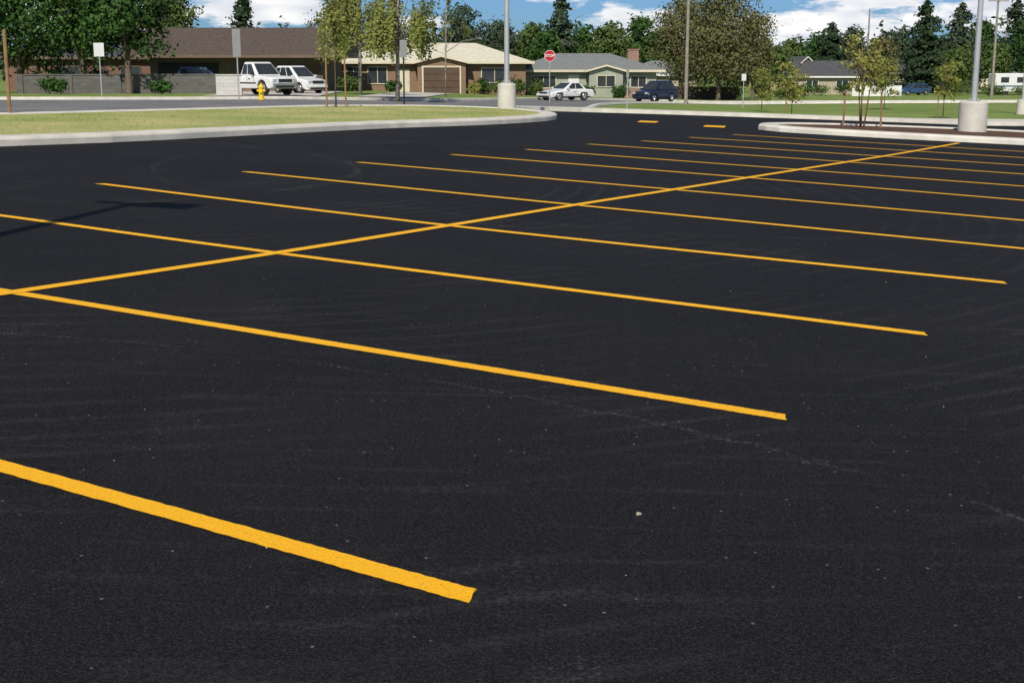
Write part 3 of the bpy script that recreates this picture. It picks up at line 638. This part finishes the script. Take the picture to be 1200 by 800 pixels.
vehicle('parked_truck',PX(299,73.5),74.6,math.radians(-42),4.7,1.8,1.78,P_WHITE,'white pickup truck parked in the driveway by the wall','truck','pickup',zoff=.16,clear=.36,wr=.39)
vehicle('parked_car',PX(350,84),84,math.radians(-42),3.8,1.65,1.66,P_WHITE,'white sport utility vehicle parked in the driveway','car','suv',zoff=.16)
vehicle('parked_car',PX(232,92),94,math.radians(10),4.2,1.7,1.7,P_BLUE,'blue car parked behind the block wall','car','suv',zoff=.12)
vehicle('parked_car',PX(1071,178),178,math.radians(200),4.5,1.75,1.5,P_BLUE,'blue car parked beside the distant houses','car','suv',zoff=.12)
def motorhome(x,y,rz):
    T=root('motorhome',x,y,rz,label='white motorhome parked beside a distant house',category='motorhome')
    MB().box((0,0,1.75),(7.0,2.3,2.4)).box((3.3,0,2.6),(1.4,2.2,.7)).box((3.9,0,1.05),(1.2,2.0,1.0)).obj('body',P_WHITE,parent=T,bevel=.12)
    for sx in (-2.2,0,1.8): MB().box((sx,-1.16,2.1),(1.1,.03,.7)).obj('window',M_GLASS,parent=T)
    MB().box((0,-1.165,1.3),(7.0,.02,.16)).obj('stripe',P_BLUE,parent=T)
    for sx in (-2.0,3.2):
        for sy in (-1.02,1.02):
            MB().tube([(sx,sy-.12,.4),(sx,sy+.12,.4)],[.4,.4],18).obj('wheel',M_TYRE,parent=T)
motorhome(PX(1192,180),180,math.radians(5))
# ------------------------------------------------------------------ street furniture
def lightpole(x,y,rz,label,H=8.5,z0=0,br=.34,bh=.85,pr=.085):
    T=root('light_pole',x,y,rz,z=Z(x,y)+z0,label=label,category='street lamp',group='parking lot light poles')
    MB().tube([(0,0,-.3),(0,0,bh-.04),(0,0,bh)],[br,br,br-.04],28).obj('concrete_base',M_CONC,parent=T)
    p=MB().tube([(0,0,bh),(0,0,bh+.03)],[.2,.2],4).tube([(0,0,bh),(0,0,H)],[pr,pr*.75],14)
    for a in range(4): p.tube([(.13*math.cos(a*1.571+.78),.13*math.sin(a*1.571+.78),bh),(.13*math.cos(a*1.571+.78),.13*math.sin(a*1.571+.78),bh+.1)],[.015,.015],6)
    p.obj('pole',M_STEEL,parent=T)
    MB().box((-.08,0,H-.06),(.75,.08,.08)).obj('arm',M_STEEL,parent=T)
    Hd=MB().box((.42,0,H-.04),(.62,.32,.18)).obj('lamp_head',M_STEEL,parent=T,bevel=.02)
    MB().box((.42,0,H-.135),(.48,.24,.012)).obj('lens',M_WHITE,parent=Hd)
lightpole(-.17,44.0,0,'tall steel light pole on round concrete base at the verge tip',z0=.12,br=.30,bh=.82)
lightpole(13.15,38.4,0,'tall steel light pole on round concrete base in planted island',z0=.1,br=.40,bh=.86)
lightpole(PX(1199,78),78,0,'tall steel light pole standing beyond the sidewalk',br=.33,bh=.8)
lightpole(-5.8,4.85,math.radians(-14),'tall steel light pole with lamp head on asphalt',br=.32,H=8.5,pr=.095)
def signpost(x,y,ph,panels,label,name='road_sign',post=M_STEEL,r=.03,rz=0,z0=.0):
    T=root(name,x,y,rz,z=Z(x,y)+z0,label=label,category='sign')
    MB().tube([(0,0,-.1),(0,0,ph)],[r,r],8).obj('post',post,parent=T)
    for (cz,w,h,m) in panels: MB().box((0,-r-.012,cz),(w,.012,h)).obj('sign_panel',m,parent=T,bevel=.004)
    return T
G_SIGN=mat('grey_sign_back',(.22,.22,.21),(.26,.26,.25),.5,2,metal=.3)
W_SIGN=mat('white_sign_face',(.62,.63,.62),(.55,.56,.55),.5,2)
signpost(PX(113,68),69,2.62,[(2.35,.52,.68,W_SIGN)],'white rectangular road sign on a steel post',z0=.13)
signpost(PX(280.5,60),60,3.0,[(2.45,.36,1.2,G_SIGN)],'tall narrow grey sign panel on steel post')
signpost(PX(474,50),50,2.35,[(2.1,.26,.62,G_SIGN)],'small grey sign on a thin dark post',post=M_BLACK)
signpost(PX(871,90),90,2.2,[(2.0,.3,.45,W_SIGN)],'small pale sign on steel post')
signpost(PX(735,75),75,2.1,[(1.9,.16,.4,G_SIGN)],'narrow grey marker sign on thin post')
st=root('stop_sign',PX(644,88),88,label='red octagonal stop sign with white lettering on a steel post',category='stop sign')
MB().tube([(0,0,-.1),(0,0,3.3)],[.03,.03],8).obj('post',M_STEEL,parent=st)
def octo(r,y,zc): 
    return [(r*math.cos(math.pi/8+k*math.pi/4),y,zc+r*math.sin(math.pi/8+k*math.pi/4)) for k in range(8)]
def octplate(r,y0,y1,zc,name,m):
    a=octo(r,y0,zc);b=octo(r,y1,zc);MB().add(a+b,[tuple(range(8)),tuple(range(8,16))[::-1]]+[(k,(k+1)%8,8+(k+1)%8,8+k) for k in range(8)]).obj(name,m,parent=st)
octplate(.375,-.05,-.035,2.95,'sign_border',M_WHITE)
octplate(.35,-.058,-.0505,2.95,'sign_panel',mat('stop_red',(.42,.012,.02),(.36,.01,.018),.4,2))
tcv=bpy.data.curves.new('lettering','FONT');tcv.body='STOP';tcv.size=.25;tcv.align_x='CENTER';tcv.align_y='CENTER';tcv.extrude=.003;tcv.offset=.003
to=bpy.data.objects.new('tmp',tcv);COL.objects.link(to);bpy.context.view_layer.update()
me=bpy.data.meshes.new_from_object(to.evaluated_get(bpy.context.evaluated_depsgraph_get()));bpy.data.objects.remove(to)
me.materials.clear();me.materials.append(M_WHITE);lt=bpy.data.objects.new('lettering',me);COL.objects.link(lt);lt.parent=st;lt.location=(0,-.064,2.95);lt.rotation_euler=(math.pi/2,0,0)
Y_H=mat('yellow_hydrant_paint',(.80,.55,.02),(.70,.46,.02),.45,5)
hx,hy=PX(311,67),66
T=root('fire_hydrant',hx,hy,label='yellow fire hydrant standing beside the street kerb',category='fire hydrant')
MB().tube([(0,0,-.05),(0,0,.05),(0,0,.06),(0,0,.55),(0,0,.56),(0,0,.6),(0,0,.62),(0,0,.7),(0,0,.75)],[.17,.17,.12,.115,.15,.15,.12,.08,.03],18).obj('barrel',Y_H,parent=T)
MB().tube([(-.2,0,.42),(.2,0,.42)],[.055,.055],12).obj('outlet',Y_H,parent=T)
MB().tube([(0,-.2,.38),(0,0,.38)],[.075,.075],12).obj('outlet',Y_H,parent=T)
MB().tube([(0,0,.75),(0,0,.8)],[.03,.03],5).obj('operating_nut',Y_H,parent=T)
def upole(px,y,h,label,cross=True,r=.15,rz=0):
    x=PX(px,y);T=root('utility_pole',x,y,rz,label=label,category='utility pole',group='timber utility poles')
    MB().tube([(0,0,-.2),(0,0,h)],[r,r*.7],10).obj('pole',M_POLEW,parent=T)
    if cross:
        MB().box((0,-.14,h-.5),(2.2,.1,.12)).obj('crossarm',M_POLEW,parent=T)
        for s in (-1,-.5,.5,1): MB().tube([(s,-.14,h-.44),(s,-.14,h-.3)],[.04,.03],8).obj('insulator',M_STEEL,parent=T)
upole(804,100,10.5,'tall timber utility pole beside the street',r=.135)
upole(1015,200,12.0,'slim timber utility pole among distant houses',r=.16,cross=False)
upole(1163,150,11,'dark timber utility pole beside the side street',r=.16)
upole(1176,215,12,'slim timber utility pole among distant houses',r=.15)
upole(663,185,11.5,'slim timber utility pole behind the houses',r=.13)
T=root('timber_stake',-11.45,30.7,z=Z(-11.45,30.7)+.1,label='plain brown timber stake standing in the grass verge',category='stake')
MB().tube([(0,0,-.1),(.01,0,1.86),(.01,0,1.9)],[.045,.042,.025],8).obj('post',M_STAKE,parent=T)
M_PEB=mat('pale_stone',(.42,.38,.28),(.32,.28,.2),.8,20)
def pebble(x,y,s,label,seed):
    bm=bmesh.new();bmesh.ops.create_icosphere(bm,subdivisions=2,radius=s);r=random.Random(seed)
    for v in bm.verts: v.co*=r.uniform(.8,1.15);v.co.z*=.55
    me=bpy.data.meshes.new('pebble');bm.to_mesh(me);bm.free();me.materials.append(M_PEB)
    o=bpy.data.objects.new('pebble',me);COL.objects.link(o);o.location=(x,y,Z(x,y)+s*.35-.004);o['label']=label;o['category']='pebble';o['group']='loose stones on the asphalt'
pebble(.49,4.9,.011,'small pale stone lying on black asphalt',1)
rr=random.Random(4)
for i in range(30):
    yy=rr.uniform(3.8,14);xx=rr.uniform(-.36,.36)*yy;pebble(xx,yy,rr.uniform(.002,.005),'tiny pale stone lying on black asphalt',i+2)
# ------------------------------------------------------------------ world, sun, camera
w=bpy.data.worlds.new('World');scene.world=w;w.use_nodes=True;nt=w.node_tree;N=nt.nodes;L=nt.links
bg=N['Background'];sky=N.new('ShaderNodeTexSky');sky.sky_type='NISHITA';sky.sun_disc=False
EL=math.radians(40);AZ=math.radians(189);sky.sun_elevation=EL;sky.sun_rotation=AZ;sky.air_density=1.0;sky.dust_density=.3;sky.ozone_density=2.0
tc=N.new('ShaderNodeTexCoord')
mp=N.new('ShaderNodeMapping');mp.inputs['Scale'].default_value=(5.5,5.5,22);mp.inputs['Location'].default_value=(1.3,.4,.2);L.new(tc.outputs['Generated'],mp.inputs['Vector'])
n1=N.new('ShaderNodeTexNoise');n1.inputs['Scale'].default_value=1.6;n1.inputs['Detail'].default_value=8;n1.inputs['Roughness'].default_value=.6;L.new(mp.outputs[0],n1.inputs['Vector'])
rp=N.new('ShaderNodeMapRange');rp.inputs['From Min'].default_value=.51;rp.inputs['From Max'].default_value=.575;L.new(n1.outputs['Fac'],rp.inputs['Value'])
sz=N.new('ShaderNodeSeparateXYZ');L.new(tc.outputs['Generated'],sz.inputs[0])
lo=N.new('ShaderNodeMapRange');lo.inputs['From Min'].default_value=.22;lo.inputs['From Max'].default_value=.12;L.new(sz.outputs[2],lo.inputs['Value'])
cm=N.new('ShaderNodeMath');cm.operation='MULTIPLY';L.new(rp.outputs[0],cm.inputs[0]);L.new(lo.outputs[0],cm.inputs[1])
n2=N.new('ShaderNodeTexNoise');n2.inputs['Scale'].default_value=3.5;n2.inputs['Detail'].default_value=4;L.new(mp.outputs[0],n2.inputs['Vector'])
cr=N.new('ShaderNodeValToRGB');cr.color_ramp.elements[0].position=.35;cr.color_ramp.elements[0].color=(.70,.74,.82,1);cr.color_ramp.elements[1].position=.58;cr.color_ramp.elements[1].color=(1,1,1,1);L.new(n2.outputs['Fac'],cr.inputs['Fac'])
cs2=N.new('ShaderNodeVectorMath');cs2.operation='SCALE';cs2.inputs['Scale'].default_value=12.8;L.new(cr.outputs[0],cs2.inputs[0])
tint=N.new('ShaderNodeMix');tint.data_type='RGBA';tint.blend_type='MULTIPLY';L.new(lo.outputs[0],tint.inputs['Factor']);tint.inputs[7].default_value=(.34,.60,1.10,1);L.new(sky.outputs[0],tint.inputs[6])
mx=N.new('ShaderNodeMix');mx.data_type='RGBA';L.new(cm.outputs[0],mx.inputs['Factor']);L.new(tint.outputs[2],mx.inputs[6]);L.new(cs2.outputs[0],mx.inputs[7])
L.new(mx.outputs[2],bg.inputs['Color']);bg.inputs['Strength'].default_value=.078
sl=bpy.data.lights.new('sun','SUN');sl.energy=4.6;sl.angle=math.radians(.5);sl.color=(1,.94,.84)
so=bpy.data.objects.new('sun',sl);COL.objects.link(so)
d=Vector((.156*math.cos(EL),.987*math.cos(EL),-math.sin(EL)));so.rotation_euler=d.to_track_quat('-Z','Y').to_euler();so.location=(-10,-60,60)
cam=bpy.data.cameras.new('camera');co=bpy.data.objects.new('camera',cam);COL.objects.link(co)
cam.sensor_width=36;cam.lens=1556/1200*36;cam.clip_end=4000;cam.clip_start=.1
co.location=(0,0,1.705);co.rotation_euler=(math.pi/2-.2065,0,0);scene.camera=co
scene.view_settings.view_transform='Standard';scene.view_settings.look='None';scene.view_settings.exposure=0
